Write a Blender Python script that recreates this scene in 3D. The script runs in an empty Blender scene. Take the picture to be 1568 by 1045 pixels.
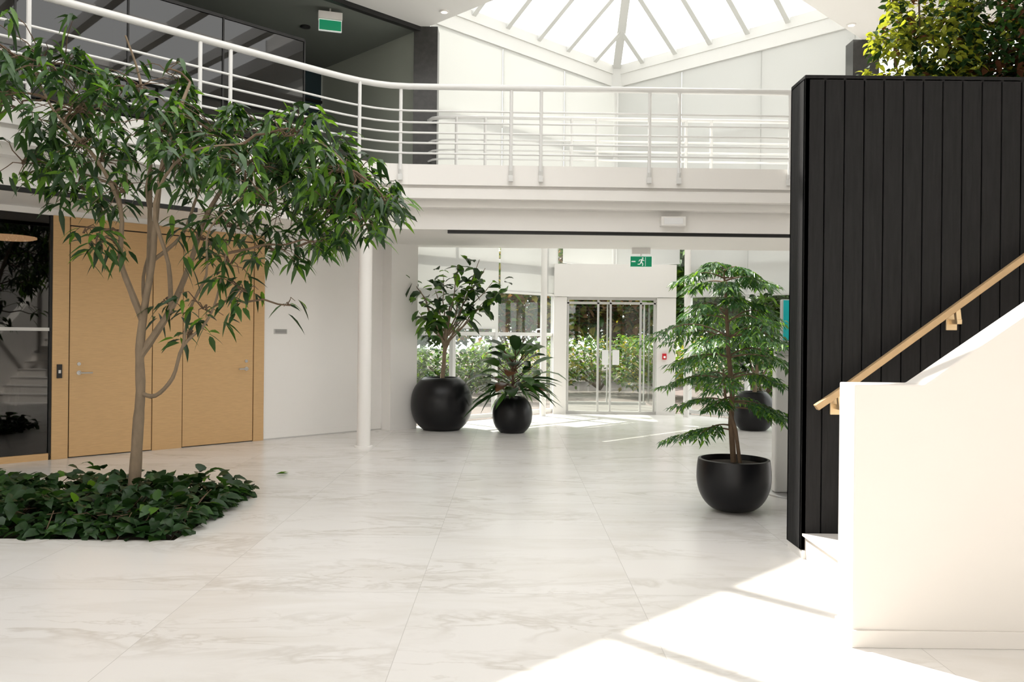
import bpy, math, random
from mathutils import Vector, Matrix, noise
random.seed(11)
R = random.random
def ru(a,b): return a+(b-a)*random.random()
scene = bpy.context.scene

# ------------------------------------------------------------------ materials
def new_mat(name):
    m = bpy.data.materials.new(name); m.use_nodes = True
    nt = m.node_tree
    return m, nt, nt.nodes, nt.links, nt.nodes.get('Principled BSDF')

def pmat(name, col, rough=0.5, metal=0.0, var=0.0, scale=3.0, bump=0.0, coat=0.0, emit=0.0, stretch=(1,1,1), spec=0.5):
    m, nt, N, L, b = new_mat(name)
    b.inputs['Base Color'].default_value = (*col,1)
    b.inputs['Roughness'].default_value = rough
    b.inputs['Metallic'].default_value = metal
    b.inputs['Specular IOR Level'].default_value = spec
    if coat: b.inputs['Coat Weight'].default_value = coat
    tc = N.new('ShaderNodeTexCoord'); mp = N.new('ShaderNodeMapping')
    mp.inputs['Scale'].default_value = stretch
    L.new(tc.outputs['Object'], mp.inputs['Vector'])
    nz = N.new('ShaderNodeTexNoise'); nz.inputs['Scale'].default_value = scale; nz.inputs['Detail'].default_value = 5
    L.new(mp.outputs[0], nz.inputs['Vector'])
    if var>0:
        mix = N.new('ShaderNodeMix'); mix.data_type='RGBA'
        mix.inputs[6].default_value = (*[c*(1-var) for c in col],1)
        mix.inputs[7].default_value = (*[min(1,c*(1+var)) for c in col],1)
        L.new(nz.outputs['Fac'], mix.inputs[0]); L.new(mix.outputs[2], b.inputs['Base Color'])
    if bump>0:
        bp = N.new('ShaderNodeBump'); bp.inputs['Strength'].default_value=bump; bp.inputs['Distance'].default_value=0.01
        L.new(nz.outputs['Fac'], bp.inputs['Height']); L.new(bp.outputs[0], b.inputs['Normal'])
    if emit>0:
        b.inputs['Emission Color'].default_value=(*col,1); b.inputs['Emission Strength'].default_value=emit
    return m

def leaf_mat(name, col, trans=0.3, rough=0.4, var=0.35):
    m, nt, N, L, b = new_mat(name)
    out = N.get('Material Output')
    b.inputs['Roughness'].default_value = rough
    tc = N.new('ShaderNodeTexCoord'); nz = N.new('ShaderNodeTexNoise'); nz.inputs['Scale'].default_value=6
    L.new(tc.outputs['Object'], nz.inputs['Vector'])
    mix = N.new('ShaderNodeMix'); mix.data_type='RGBA'
    mix.inputs[6].default_value = (*[c*(1-var) for c in col],1)
    mix.inputs[7].default_value = (*[c*(1+var) for c in col],1)
    L.new(nz.outputs['Fac'], mix.inputs[0]); L.new(mix.outputs[2], b.inputs['Base Color'])
    t = N.new('ShaderNodeBsdfTranslucent')
    t.inputs['Color'].default_value=(col[0]*2.2,col[1]*2.0,col[2]*0.9,1)
    ms = N.new('ShaderNodeMixShader'); ms.inputs[0].default_value=trans
    L.new(b.outputs[0], ms.inputs[1]); L.new(t.outputs[0], ms.inputs[2]); L.new(ms.outputs[0], out.inputs[0])
    return m

def glass_mat(name, tint=(0.95,0.97,0.96), base=0.05):
    m, nt, N, L, b = new_mat(name)
    N.remove(b); out=N.get('Material Output')
    t=N.new('ShaderNodeBsdfTransparent'); t.inputs[0].default_value=(*tint,1)
    g=N.new('ShaderNodeBsdfGlossy'); g.inputs['Roughness'].default_value=0.02
    lw=N.new('ShaderNodeLayerWeight'); lw.inputs[0].default_value=0.5
    p=N.new('ShaderNodeMath'); p.operation='POWER'; p.inputs[1].default_value=5; L.new(lw.outputs['Facing'],p.inputs[0])
    q=N.new('ShaderNodeMath'); q.operation='MULTIPLY_ADD'; q.inputs[1].default_value=0.8; q.inputs[2].default_value=base; L.new(p.outputs[0],q.inputs[0])
    ms=N.new('ShaderNodeMixShader'); L.new(q.outputs[0],ms.inputs[0]); L.new(t.outputs[0],ms.inputs[1]); L.new(g.outputs[0],ms.inputs[2])
    L.new(ms.outputs[0],out.inputs[0]); return m

def shade_mat():
    m, nt, N, L, b = new_mat('roller_shade_fabric')
    out=N.get('Material Output'); b.inputs['Base Color'].default_value=(0.74,0.74,0.725,1); b.inputs['Roughness'].default_value=0.9
    tc=N.new('ShaderNodeTexCoord'); w=N.new('ShaderNodeTexNoise'); w.inputs['Scale'].default_value=150
    L.new(tc.outputs['Object'],w.inputs['Vector'])
    bp=N.new('ShaderNodeBump'); bp.inputs['Strength'].default_value=0.05; L.new(w.outputs['Fac'],bp.inputs['Height']); L.new(bp.outputs[0],b.inputs['Normal'])
    t=N.new('ShaderNodeBsdfTranslucent'); t.inputs[0].default_value=(0.70,0.70,0.685,1)
    ms=N.new('ShaderNodeMixShader'); ms.inputs[0].default_value=0.45
    L.new(b.outputs[0],ms.inputs[1]); L.new(t.outputs[0],ms.inputs[2]); L.new(ms.outputs[0],out.inputs[0]); return m

def marble_mat():
    T=1.345
    m, nt, N, L, b = new_mat('marble_tile_floor')
    tc=N.new('ShaderNodeTexCoord'); sp=N.new('ShaderNodeSeparateXYZ'); L.new(tc.outputs['Object'],sp.inputs[0])
    def math_(op,a,bv=None,c=None):
        n=N.new('ShaderNodeMath'); n.operation=op
        for i,v in enumerate((a,bv,c)):
            if v is None: continue
            if isinstance(v,(int,float)): n.inputs[i].default_value=v
            else: L.new(v,n.inputs[i])
        return n.outputs[0]
    tx=math_('DIVIDE',math_('ADD',sp.outputs[0],0.563+T*10),T); ty=math_('DIVIDE',math_('ADD',sp.outputs[1],T*10+0.35),T)
    fx=math_('FRACT',tx); fy=math_('FRACT',ty)
    ix=math_('FLOOR',tx); iy=math_('FLOOR',ty)
    cb=N.new('ShaderNodeCombineXYZ'); L.new(ix,cb.inputs[0]); L.new(iy,cb.inputs[1])
    wn=N.new('ShaderNodeTexWhiteNoise'); wn.noise_dimensions='2D'; L.new(cb.outputs[0],wn.inputs['Vector'])
    ex=math_('ABSOLUTE',math_('SUBTRACT',fx,0.5)); ey=math_('ABSOLUTE',math_('SUBTRACT',fy,0.5))
    seam=math_('GREATER_THAN',math_('MAXIMUM',ex,ey),0.5-0.0014)
    mp=N.new('ShaderNodeMapping'); mp.inputs['Rotation'].default_value=(0,0,math.radians(24)); mp.inputs['Scale'].default_value=(0.5,1.6,1)
    L.new(tc.outputs['Object'],mp.inputs['Vector'])
    w4=math_('MULTIPLY',wn.outputs['Value'],9.0)
    def ridge(scale,dist,lo,hi):
        nz=N.new('ShaderNodeTexNoise'); nz.noise_dimensions='4D'; nz.inputs['Scale'].default_value=scale; nz.inputs['Detail'].default_value=6
        nz.inputs['Roughness'].default_value=0.55; nz.inputs['Distortion'].default_value=dist
        L.new(mp.outputs[0],nz.inputs['Vector']); L.new(w4,nz.inputs['W'])
        r=math_('ABSOLUTE',math_('SUBTRACT',nz.outputs['Fac'],0.5))
        mr=N.new('ShaderNodeMapRange'); mr.inputs[1].default_value=lo; mr.inputs[2].default_value=hi; mr.inputs[3].default_value=1; mr.inputs[4].default_value=0
        L.new(r,mr.inputs[0]); return mr.outputs[0], nz.outputs['Fac']
    r1,n1=ridge(1.3,0.9,0.0,0.035); r2,n2=ridge(2.6,0.6,0.0,0.02)
    pn=N.new('ShaderNodeTexNoise'); pn.inputs['Scale'].default_value=1.1; L.new(mp.outputs[0],pn.inputs['Vector'])
    pm=N.new('ShaderNodeMapRange'); pm.inputs[1].default_value=0.38; pm.inputs[2].default_value=0.62; L.new(pn.outputs['Fac'],pm.inputs[0])
    v=math_('MULTIPLY',math_('MAXIMUM',math_('MULTIPLY',r1,0.48),math_('MULTIPLY',r2,0.36)),pm.outputs[0])
    cl=N.new('ShaderNodeMapRange'); cl.inputs[1].default_value=0.5; cl.inputs[2].default_value=0.72; L.new(n1,cl.inputs[0])
    base=N.new('ShaderNodeMix'); base.data_type='RGBA'; base.inputs[6].default_value=(0.81,0.79,0.765,1); base.inputs[7].default_value=(0.72,0.69,0.645,1)
    L.new(cl.outputs[0],base.inputs[0])
    vm=N.new('ShaderNodeMix'); vm.data_type='RGBA'; vm.inputs[7].default_value=(0.47,0.425,0.36,1); L.new(v,vm.inputs[0]); L.new(base.outputs[2],vm.inputs[6])
    sm=N.new('ShaderNodeMix'); sm.data_type='RGBA'; sm.inputs[7].default_value=(0.58,0.56,0.53,1); L.new(seam,sm.inputs[0]); L.new(vm.outputs[2],sm.inputs[6])
    L.new(sm.outputs[2],b.inputs['Base Color']); b.inputs['Roughness'].default_value=0.24
    b.inputs['Specular IOR Level'].default_value=0.5
    return m

def wood_mat(name,col,stretch,rough=0.45):
    return pmat(name,col,rough,var=0.16,scale=6,bump=0.05,stretch=stretch)

M={}
M['white']=pmat('white_wall_paint',(0.82,0.80,0.77),0.6,var=0.015,scale=2)
M['ceil']=pmat('white_ceiling_paint',(0.80,0.79,0.77),0.8,var=0.01)
M['frame']=pmat('skylight_frame_paint',(0.60,0.60,0.585),0.5,var=0.02)
M['eave']=pmat('eave_paint',(0.70,0.695,0.675),0.6,var=0.02)
M['steel_white']=pmat('white_powder_coated_steel',(0.70,0.70,0.685),0.3,var=0.01)
M['plaster']=pmat('stair_plaster',(0.71,0.675,0.63),0.6,var=0.015,scale=1.5)
M['marble']=marble_mat()
M['oak']=wood_mat('oak_veneer',(0.58,0.37,0.175),(1.5,1.5,18))
M['oak_rail']=wood_mat('oak_handrail',(0.50,0.34,0.18),(2,2,2))
M['brass']=pmat('satin_brass',(0.75,0.58,0.36),0.35,metal=0.7,var=0.05)
M['chrome']=pmat('satin_steel',(0.6,0.6,0.6),0.3,metal=1.0,var=0.03)
M['alu']=pmat('door_aluminium',(0.55,0.54,0.52),0.45,metal=0.2,var=0.03)
M['plank']=pmat('charred_black_plank',(0.013,0.013,0.0135),0.6,var=0.5,scale=5,bump=0.35,stretch=(8,8,0.7),spec=0.15)
M['plankgap']=pmat('plank_backing',(0.003,0.003,0.003),0.9,var=0.1,spec=0.1)
M['pot']=pmat('black_glazed_planter',(0.005,0.005,0.006),0.34,var=0.2,scale=2,spec=0.3)
M['soil']=pmat('potting_soil',(0.03,0.02,0.013),0.95,var=0.5,scale=25,bump=0.8)
M['black']=pmat('black_trim',(0.008,0.008,0.008),0.5,var=0.1)
M['granite']=pmat('dark_granite',(0.03,0.03,0.028),0.25,var=0.5,scale=14)
M['corr_ceil']=pmat('corridor_ceiling_unlit',(0.18,0.195,0.175),0.8,var=0.03)  # dark grey-green: the corridor's lack of light is put into this colour
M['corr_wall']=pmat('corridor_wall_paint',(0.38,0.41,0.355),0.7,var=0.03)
M['darkwall']=pmat('dark_room_paint',(0.03,0.03,0.03),0.8,var=0.2)
M['darkfab']=pmat('charcoal_upholstery',(0.06,0.07,0.04),0.9,var=0.2,scale=20)
M['darkglass']=pmat('tinted_office_glass',(0.035,0.06,0.072),0.03,var=0.3,scale=0.8,coat=0.5)
M['glass']=glass_mat('clear_glass')
M['tglass']=glass_mat('tinted_glass',(0.22,0.235,0.235),0.06)
M['shade']=shade_mat()
M['bark']=pmat('tree_bark',(0.22,0.165,0.11),0.85,var=0.35,scale=18,bump=0.5,stretch=(1,1,0.5))
M['bark2']=pmat('brown_bark',(0.14,0.09,0.055),0.85,var=0.3,scale=20,bump=0.5)
M['la']=leaf_mat('leaf_dark',(0.015,0.045,0.011),0.15)
M['lb']=leaf_mat('leaf_mid',(0.036,0.095,0.018),0.3)
M['lc']=leaf_mat('leaf_bright',(0.10,0.22,0.025),0.45)
M['ly']=leaf_mat('leaf_sunlit_yellow',(0.24,0.28,0.04),0.4)  # sunlit tone of the hedge leaves, held in the colour
M['lr']=leaf_mat('leaf_russet',(0.11,0.045,0.022),0.2)
M['lfern']=leaf_mat('conifer_needles',(0.03,0.10,0.026),0.25)
M['ga']=leaf_mat('garden_leaf_dark',(0.018,0.045,0.012),0.25,0.6)
M['gb']=leaf_mat('garden_leaf_mid',(0.036,0.085,0.018),0.35,0.6)
M['gc']=leaf_mat('garden_leaf_bright',(0.095,0.18,0.024),0.4,0.6)
M['gy']=leaf_mat('garden_leaf_golden',(0.22,0.20,0.045),0.4,0.6)
M['gr']=leaf_mat('garden_leaf_russet',(0.15,0.08,0.04),0.35,0.6)
M['green']=pmat('exit_sign_green',(0.0,0.22,0.10),0.4,emit=0.4,var=0.02)
M['signwhite']=pmat('sign_white',(0.85,0.9,0.86),0.4,emit=0.3,var=0.01)
M['red']=pmat('alarm_red',(0.6,0.02,0.03),0.4,var=0.02)
M['teal']=pmat('teal_screen',(0.02,0.38,0.38),0.3,emit=0.3,var=0.25,scale=4)
M['lamp_warm']=pmat('pendant_glow',(1.0,0.50,0.25),0.4,emit=7.0,var=0.02)
M['pave']=pmat('exterior_paving',(0.16,0.13,0.115),0.9,var=0.2,scale=1.5,bump=0.2)
M['carpet']=pmat('dark_carpet',(0.05,0.05,0.05),0.95,var=0.2,scale=20)
M['mat']=pmat('entrance_mat',(0.22,0.20,0.18),0.95,var=0.2,scale=30)
M['paper']=pmat('paper_notice',(0.8,0.8,0.8),0.7,var=0.01)
M['bulb']=pmat('downlight_lens',(1.0,0.9,0.75),0.4,emit=2.0,var=0.01)

# ------------------------------------------------------------------ mesh builder
def W(u,v): return ((v-u)/2.0,(v+u)/2.0)
class MB:
    def __init__(s): s.v=[];s.f=[];s.m=[];s.mats=[]
    def mi(s,k):
        if k not in s.mats: s.mats.append(k)
        return s.mats.index(k)
    def add(s,vs,fs,k):
        o=len(s.v); s.v+= [tuple(p) for p in vs]; i=s.mi(k)
        for f in fs: s.f.append(tuple(o+j for j in f)); s.m.append(i)
    def box(s,x0,x1,y0,y1,z0,z1,k):
        s.prism([(x0,y0),(x1,y0),(x1,y1),(x0,y1)],z0,z1,k)
    def uvbox(s,u0,u1,v0,v1,z0,z1,k):
        s.prism([W(u0,v0),W(u0,v1),W(u1,v1),W(u1,v0)],z0,z1,k)
    def prism(s,poly,z0,z1,k):
        n=len(poly)
        a=sum(poly[i][0]*poly[(i+1)%n][1]-poly[(i+1)%n][0]*poly[i][1] for i in range(n))
        if a<0: poly=list(reversed(poly))
        vs=[(p[0],p[1],z0) for p in poly]+[(p[0],p[1],z1) for p in poly]
        fs=[tuple(reversed(range(n))),tuple(range(n,2*n))]+[(i,(i+1)%n,n+(i+1)%n,n+i) for i in range(n)]
        s.add(vs,fs,k)
    def xz_prism(s,poly,y0,y1,k):
        n=len(poly)
        vs=[(p[0],y0,p[1]) for p in poly]+[(p[0],y1,p[1]) for p in poly]
        fs=[tuple(range(n)),tuple(reversed(range(n,2*n)))]+[(i,n+i,n+(i+1)%n,(i+1)%n) for i in range(n)]
        s.add(vs,fs,k)
    def tube(s,pts,rad,k,seg=8,cap=True):
        pts=[Vector(p) for p in pts]; n=len(pts)
        if not isinstance(rad,(list,tuple)): rad=[rad]*n
        vs=[];fs=[]
        ref=None
        for i,p in enumerate(pts):
            d=(pts[min(i+1,n-1)]-pts[max(i-1,0)])
            if d.length<1e-9: d=Vector((0,0,1))
            d.normalize()
            if ref is None:
                ref=d.orthogonal().normalized()
            a=(ref-d*ref.dot(d))
            if a.length<1e-6: a=d.orthogonal()
            a.normalize(); ref=a; b=d.cross(a)
            for j in range(seg):
                t=2*math.pi*j/seg; vs.append(p+(a*math.cos(t)+b*math.sin(t))*rad[i])
        for i in range(n-1):
            for j in range(seg):
                fs.append((i*seg+j,i*seg+(j+1)%seg,(i+1)*seg+(j+1)%seg,(i+1)*seg+j))
        if cap:
            fs.append(tuple(reversed(range(seg)))); fs.append(tuple((n-1)*seg+j for j in range(seg)))
        s.add(vs,fs,k)
    def beam(s,p,q,w,h,k):
        p=Vector(p);q=Vector(q); d=(q-p).normalized()
        side=d.cross(Vector((0,0,1)))
        if side.length<1e-4: side=Vector((1,0,0))
        side.normalize(); up=side.cross(d)
        vs=[]
        for c in (p,q):
            for a,b in ((-1,-1),(1,-1),(1,1),(-1,1)): vs.append(c+side*a*w/2+up*b*h/2)
        s.add(vs,[(0,1,2,3),(7,6,5,4),(0,4,5,1),(1,5,6,2),(2,6,7,3),(3,7,4,0)],k)
    def lathe(s,prof,c,k,seg=40):
        vs=[];fs=[];n=len(prof)
        for r,z in prof:
            for j in range(seg):
                t=2*math.pi*j/seg; vs.append((c[0]+r*math.cos(t),c[1]+r*math.sin(t),c[2]+z))
        for i in range(n-1):
            for j in range(seg): fs.append((i*seg+j,i*seg+(j+1)%seg,(i+1)*seg+(j+1)%seg,(i+1)*seg+j))
        if prof[0][0]>1e-4: fs.append(tuple(reversed(range(seg))))
        if prof[-1][0]>1e-4: fs.append(tuple((n-1)*seg+j for j in range(seg)))
        s.add(vs,fs,k)
    def leaf(s,base,d,length,width,k,droop=0.3,fold=0.25,shape=((0.3,0.9),(0.65,0.8)),roll=0.7):
        d=Vector(d).normalized(); base=Vector(base)
        side=d.cross(Vector((0,0,1)))
        if side.length<1e-3: side=Vector((1,0,0))
        side.normalize()
        a=ru(-roll,roll); up=side.cross(d); side=(side*math.cos(a)+up*math.sin(a)); up=side.cross(d)
        vs=[base]; 
        for t,w in shape:
            c=base+d*length*t-Vector((0,0,1))*droop*length*t*t
            vs+= [c-side*width*w/2+up*fold*width*w/2, c, c+side*width*w/2+up*fold*width*w/2]
        vs.append(base+d*length-Vector((0,0,1))*droop*length)
        fs=[(0,2,1),(0,3,2)]; n=len(shape)
        for i in range(n-1):
            o=1+3*i; fs+=[(o,o+1,o+4,o+3),(o+1,o+2,o+5,o+4)]
        o=1+3*(n-1); e=len(vs)-1; fs+=[(o,o+1,e),(o+1,o+2,e)]
        s.add(vs,fs,k)
    def obj(s,name,parent=None,smooth=False,bevel=0.0):
        me=bpy.data.meshes.new(name); me.from_pydata(s.v,[],s.f)
        for k in s.mats: me.materials.append(M[k])
        me.polygons.foreach_set('material_index',s.m)
        if smooth: me.polygons.foreach_set('use_smooth',[True]*len(s.f))
        me.update()
        o=bpy.data.objects.new(name,me); scene.collection.objects.link(o)
        if smooth:
            try:
                me.set_sharp_from_angle(angle=math.radians(40))
            except Exception: pass
        if bevel>0:
            bm=o.modifiers.new('bevel','BEVEL'); bm.width=bevel; bm.segments=3; bm.limit_method='ANGLE'
        if parent is not None:
            o.parent=parent; o.matrix_parent_inverse=Matrix.Translation(-parent.location)
        return o
def empty(name,loc):
    e=bpy.data.objects.new(name,None); e.location=loc; e.empty_display_size=0.2
    scene.collection.objects.link(e); return e

# ------------------------------------------------------------------ floor & ground
b=MB()
BX0,BX1,BY0,BY1=-5.7,-2.56,6.22,8.0
for poly in ([(-10,-6),(9,-6),(9,6.22),(-9.58,6.22),(-10,5.8)],
             [(-9.58,6.22),(BX0,6.22),(BX0,8.0),(-7.8,8.0)],
             [(BX1,6.22),(9,6.22),(9,8),(BX1,8)],
             [(-7.8,8),(9,8),(9,11.25),(3.55,16.7),(3.15,16.7),(3.15,17.2),(0.95,17.2),(0.95,16.75),(0.9,16.7)]):
    b.prism(poly,-0.12,0.0,'marble')
b.obj('floor')
b=MB(); b.box(0.95,3.15,17.2,18.9,-0.12,0.0,'mat'); b.obj('floor_vestibule_mat')
b=MB(); b.box(-60,60,-40,90,-0.3,-0.13,'pave'); b.obj('exterior_ground')
b=MB(); b.uvbox(15.8,20,-3,11.2,-0.1,0.0,'carpet'); b.obj('floor_meeting_room')

# ------------------------------------------------------------------ mezzanine
def offs(path,d):
    out=[]
    for i,p in enumerate(path):
        a=path[max(i-1,0)]; c=path[min(i+1,len(path)-1)]
        dx,dy=c[0]-a[0],c[1]-a[1]; l=math.hypot(dx,dy); out.append((p[0]-dy/l*d,p[1]+dx/l*d))
    return out
path=[(-10,3.1),(-2.5,10.6),(-2.3,10.79),(-2.1,10.95),(-1.9,11.07),(-1.7,11.15),(-1.45,11.19),(-1.1,11.2),(8.9,11.4)]
g=MB()
backU=[(8.3,12.0),(7.2,13.1),(-1.1,12.85),(-1.48,13.13),(-3.7,15.35),(-10,9.0)]
for o_,z0,z1 in ((0,3.64,3.92),(0.06,3.60,3.64),(0.03,3.46,3.60),(0.17,3.36,3.46)):
    g.prism(offs(path,o_)+backU,z0,z1,'white')
backL=[(8.3,11.9),(6.3,13.9),(-1.72,13.93),(-10,5.65)]
g.prism(offs(path,0.33)+backL,3.07,3.365,'white')
g.obj('mezzanine_slab',smooth=False)
g=MB()
pl=[(-0.93,11.6,3.05),(8.3,11.79,3.05)]
g.beam(pl[0],pl[1],0.05,0.05,'black'); g.obj('linear_ceiling_light')
g=MB(); a=W(13.6,3.0);c=W(13.6,6.0); g.beam((*a,3.05),(*c,3.05),0.05,0.05,'black'); g.obj('linear_ceiling_light')
g=MB(); g.box(2.08,2.43,11.47,11.62,3.15,3.28,'white'); g.box(2.12,2.39,11.465,11.475,3.17,3.26,'paper'); g.obj('emergency_light',bevel=0.01)

def railing(name,path,z0,posts,off=0.0,low=-0.2,bars=(0.14,0.28,0.42,0.56,0.72),h=1.07,tr=0.042):
    P=offs(path,off)
    e=empty(name,(P[len(P)//2][0],P[len(P)//2][1],z0))
    g=MB()
    g.tube([(p[0],p[1],z0+h) for p in P],tr,'steel_white',12)
    g.obj('handrail',e,True)
    g=MB()
    for hb in bars: g.tube([(p[0],p[1],z0+hb) for p in P],0.015,'steel_white',6)
    g.obj('bars',e,True)
    g=MB()
    for (x,y,nx,ny) in posts:
        pts=[(x,y,z0+h),(x,y,z0+0.05),(x,y,z0+low+0.12),(x+nx*0.05,y+ny*0.05,z0+low)]
        g.tube(pts,[0.024,0.024,0.028,0.03],'steel_white',8)
        g.box(x-0.03,x+0.03,y-0.03,y+0.03,z0+low-0.03,z0+low+0.05,'steel_white')
    g.obj('posts',e,False)
ppos=[]
def ybr(x): return 11.2+0.02*(x+1.1)
for x in (-1.55,-0.04,0.37,1.86,2.27,3.80,4.21,5.75,6.16): ppos.append((x,ybr(x)-0.05,0,1))
for y in (10.93,9.70,9.44,8.2,7.9,6.7,6.4):
    x=y-13.1 if y<10.8 else -2.1
    ppos.append((x+0.035,y-0.035,-0.7,0.7))
railing('mezzanine_railing',path,3.92,ppos,off=-0.05,h=1.05)
p2=[(-1.38,13.0),(-1.3,12.86),(-1.15,12.78),(-0.9,12.75),(7.4,12.9)]
pp=[(x,12.76+0.018*(x+0.9),0,1) for x in (-0.9,-0.45,0.9,1.3,2.7,3.1,4.6,5.0)]
railing('bridge_railing',p2,3.92,pp,off=0.02,low=0.05,bars=(0.14,0.28,0.42,0.56,0.72),tr=0.03)

g=MB(); g.lathe([(0.13,0),(0.13,0.015),(0.095,0.02),(0.095,3.45)],(-2.06,11.42,0),'white',32); g.obj('round_column',smooth=True)

# ------------------------------------------------------------------ ground floor left wall
U=15.65
g=MB(); g.uvbox(U,U+0.12,8.35,11.4,0,3.07,'white'); g.obj('wall_left')
g=MB(); g.uvbox(15.3,15.95,11.35,12.12,0,3.07,'white'); g.obj('wall_pier')
g=MB(); g.uvbox(U-0.012,U,8.36,11.34,0,0.02,'alu'); g.uvbox(U-0.014,U,8.36,11.34,0.02,0.1,'white'); g.obj('baseboard_left')
g=MB(); g.uvbox(U,U+0.12,-5.4,8.35,3.0,3.07,'white'); g.obj('wall_left_header')
e=empty('oak_door_wall',(*W(U,6.3),0))
g=MB(); g.uvbox(U+0.02,U+0.1,4.37,8.35,0,3.0,'black'); g.obj('backing',e)
g=MB()
for v0,v1,z0,z1,u in ((4.37,4.63,0,3.0,U-0.03),(8.125,8.35,0,3.0,U-0.03),(4.645,8.11,2.9,3.0,U-0.03),(6.085,6.645,0.0,2.885,U-0.02)):
    g.uvbox(u,U+0.03,v0,v1,z0,z1,'oak')
g.obj('oak_panels',e,bevel=0.003)
def leverdoor(nm,v0,v1,hv,dirn):
    d=empty(nm,(*W(U,(v0+v1)/2),0))
    g=MB(); g.uvbox(U-0.015,U+0.03,v0,v1,0.012,2.885,'oak'); g.obj('leaf',d,bevel=0.003)
    g=MB()
    p=W(U-0.02,hv); q=W(U-0.11,hv); r=W(U-0.11,hv+dirn*0.2)
    g.tube([(*p,1.06),(*q,1.06),(*r,1.06)],0.011,'chrome',8)
    p0=W(U-0.016,hv); q0=W(U-0.035,hv); g.tube([(*p0,1.06),(*q0,1.06)],0.028,'chrome',16)
    p0=W(U-0.016,hv); q0=W(U-0.03,hv); g.tube([(*p0,1.17),(*q0,1.17)],0.022,'chrome',16)
    g.obj('lever_handle',d,True)
leverdoor('door_1',4.65,6.07,4.80,1); leverdoor('door_2',6.66,8.11,7.96,-1)
g=MB(); g.uvbox(U-0.06,U-0.03,4.44,4.52,1.0,1.17,'black'); g.uvbox(U-0.064,U-0.06,4.46,4.50,1.06,1.1,'chrome'); g.obj('card_reader',bevel=0.005)
g=MB(); g.uvbox(U-0.02,U,8.58,8.88,1.57,1.64,'alu'); 
for i in range(5): g.uvbox(U-0.024,U-0.02,8.6,8.86,1.58+i*0.012,1.584+i*0.012,'black')
g.obj('wall_vent')
g=MB(); g.uvbox(U-0.03,U,10.75,10.8,1.55,1.68,'black'); g.uvbox(U-0.035,U-0.03,10.76,10.79,1.6,1.64,'chrome'); g.obj('thermostat')
e=empty('window_1',(*W(U,0.5),0))
g=MB(); g.uvbox(U+0.04,U+0.06,-5.4,4.37,0.08,3.0,'tglass'); g.obj('pane',e)
g=MB(); g.uvbox(U,U+0.1,-5.4,4.37,0,0.08,'oak'); g.uvbox(U,U+0.1,1.9,1.96,0.08,3.0,'black'); g.uvbox(U,U+0.1,4.33,4.37,0,3,'black'); g.uvbox(U+0.01,U+0.08,-5.4,4.33,1.58,1.62,'alu'); g.obj('frame',e)
g=MB(); g.uvbox(20,20.1,-5,11.2,0,3.07,'darkwall'); g.uvbox(15.8,20,8.6,8.7,0,3.07,'darkwall'); g.uvbox(U+0.1,20,-5.4,8.6,3.07,3.36,'darkwall'); g.obj('wall_meeting_room')
cx,cy=-6.50,10.5
e=empty('pendant_lamp',(cx,cy,2.8))
g=MB(); g.lathe([(0.03,0.12),(0.12,0.10),(0.28,0.04),(0.34,0.0),(0.33,-0.01)],(cx,cy,2.8),'black',32); g.obj('shade',e,True)
g=MB(); g.lathe([(0.28,-0.045),(0.33,-0.03),(0.33,0.0)],(cx,cy,2.8),'lamp_warm',32); g.obj('diffuser',e)
g=MB(); g.tube([(cx,cy,2.9),(cx,cy,3.07)],0.006,'black',6); g.obj('cord',e)
cx,cy=-6.9,10.7
e=empty('lounge_chair',(cx,cy,0))
g=MB(); g.lathe([(0.3,0.3),(0.36,0.34),(0.36,0.44),(0.3,0.48)],(cx,cy,0),'darkfab',24); g.obj('seat',e,True)
g=MB()
for i in range(9):
    t=math.radians(60+i*20); g.tube([(cx+0.34*math.cos(t),cy+0.34*math.sin(t),0.42),(cx+0.4*math.cos(t),cy+0.4*math.sin(t),0.85)],0.05,'darkfab',8)
g.obj('backrest',e,True)
g=MB()
for t in (0.8,2.4,3.9,5.5): g.tube([(cx+0.2*math.cos(t),cy+0.2*math.sin(t),0.32),(cx+0.3*math.cos(t),cy+0.3*math.sin(t),0)],0.015,'black',6)
g.obj('legs',e)

# ------------------------------------------------------------------ glazed corner
EAVE=7.45
def curtain(nm,axis,c,s0,s1,z0,z1,mull,trans,kind='glass',inner=0.0):
    e=empty(nm,((*W(c,(s0+s1)/2),z0) if axis=='u' else (*W((s0+s1)/2,c),z0)))
    g=MB()
    def bx(a,bb,ca,cb,za,zb,k):
        if axis=='u': g.uvbox(ca,cb,a,bb,za,zb,k)
        else: g.uvbox(a,bb,ca,cb,za,zb,k)
    bx(s0,s1,c+0.05,c+0.06,z0,z1,kind); g.obj('pane',e)
    g=MB()
    for m_ in mull: bx(m_-0.05,m_+0.05,c-0.02,c+0.12,z0,z1,'steel_white')
    for t in trans: bx(s0,s1,c-0.0,c+0.12,t-0.035,t+0.035,'steel_white')
    g.obj('mullions',e)
    return e
curtain('window_2','u',15.8,12.12,17.6,0,3.9,(12.17,13.7,15.2,17.1,17.55),(0.06,1.6,2.42,3.0))
curtain('window_3','u',15.8,11.65,20.25,3.9,EAVE-0.1,(12.75,15.25,17.75,20.15),(3.95,5.6))
curtain('window_4','v',20.25,6.0,13.1,0,3.9,(13.05,11.2,9.3,7.4),(0.06,2.42,3.0))
curtain('window_5','v',20.25,6.0,15.8,3.9,EAVE-0.1,(15.7,13.3,10.8,8.3),(3.95,5.6))
g=MB(); g.uvbox(15.8,15.81,17.6,20.25,3.03,3.9,'glass'); g.uvbox(13.1,15.8,20.25,20.26,3.03,3.9,'glass'); g.obj('window_6')
g=MB()
g.uvbox(15.62,15.98,11.65,20.43,EAVE-0.16,EAVE+0.04,'eave'); g.uvbox(7.4,15.98,20.07,20.43,EAVE-0.16,EAVE+0.04,'eave')
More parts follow.
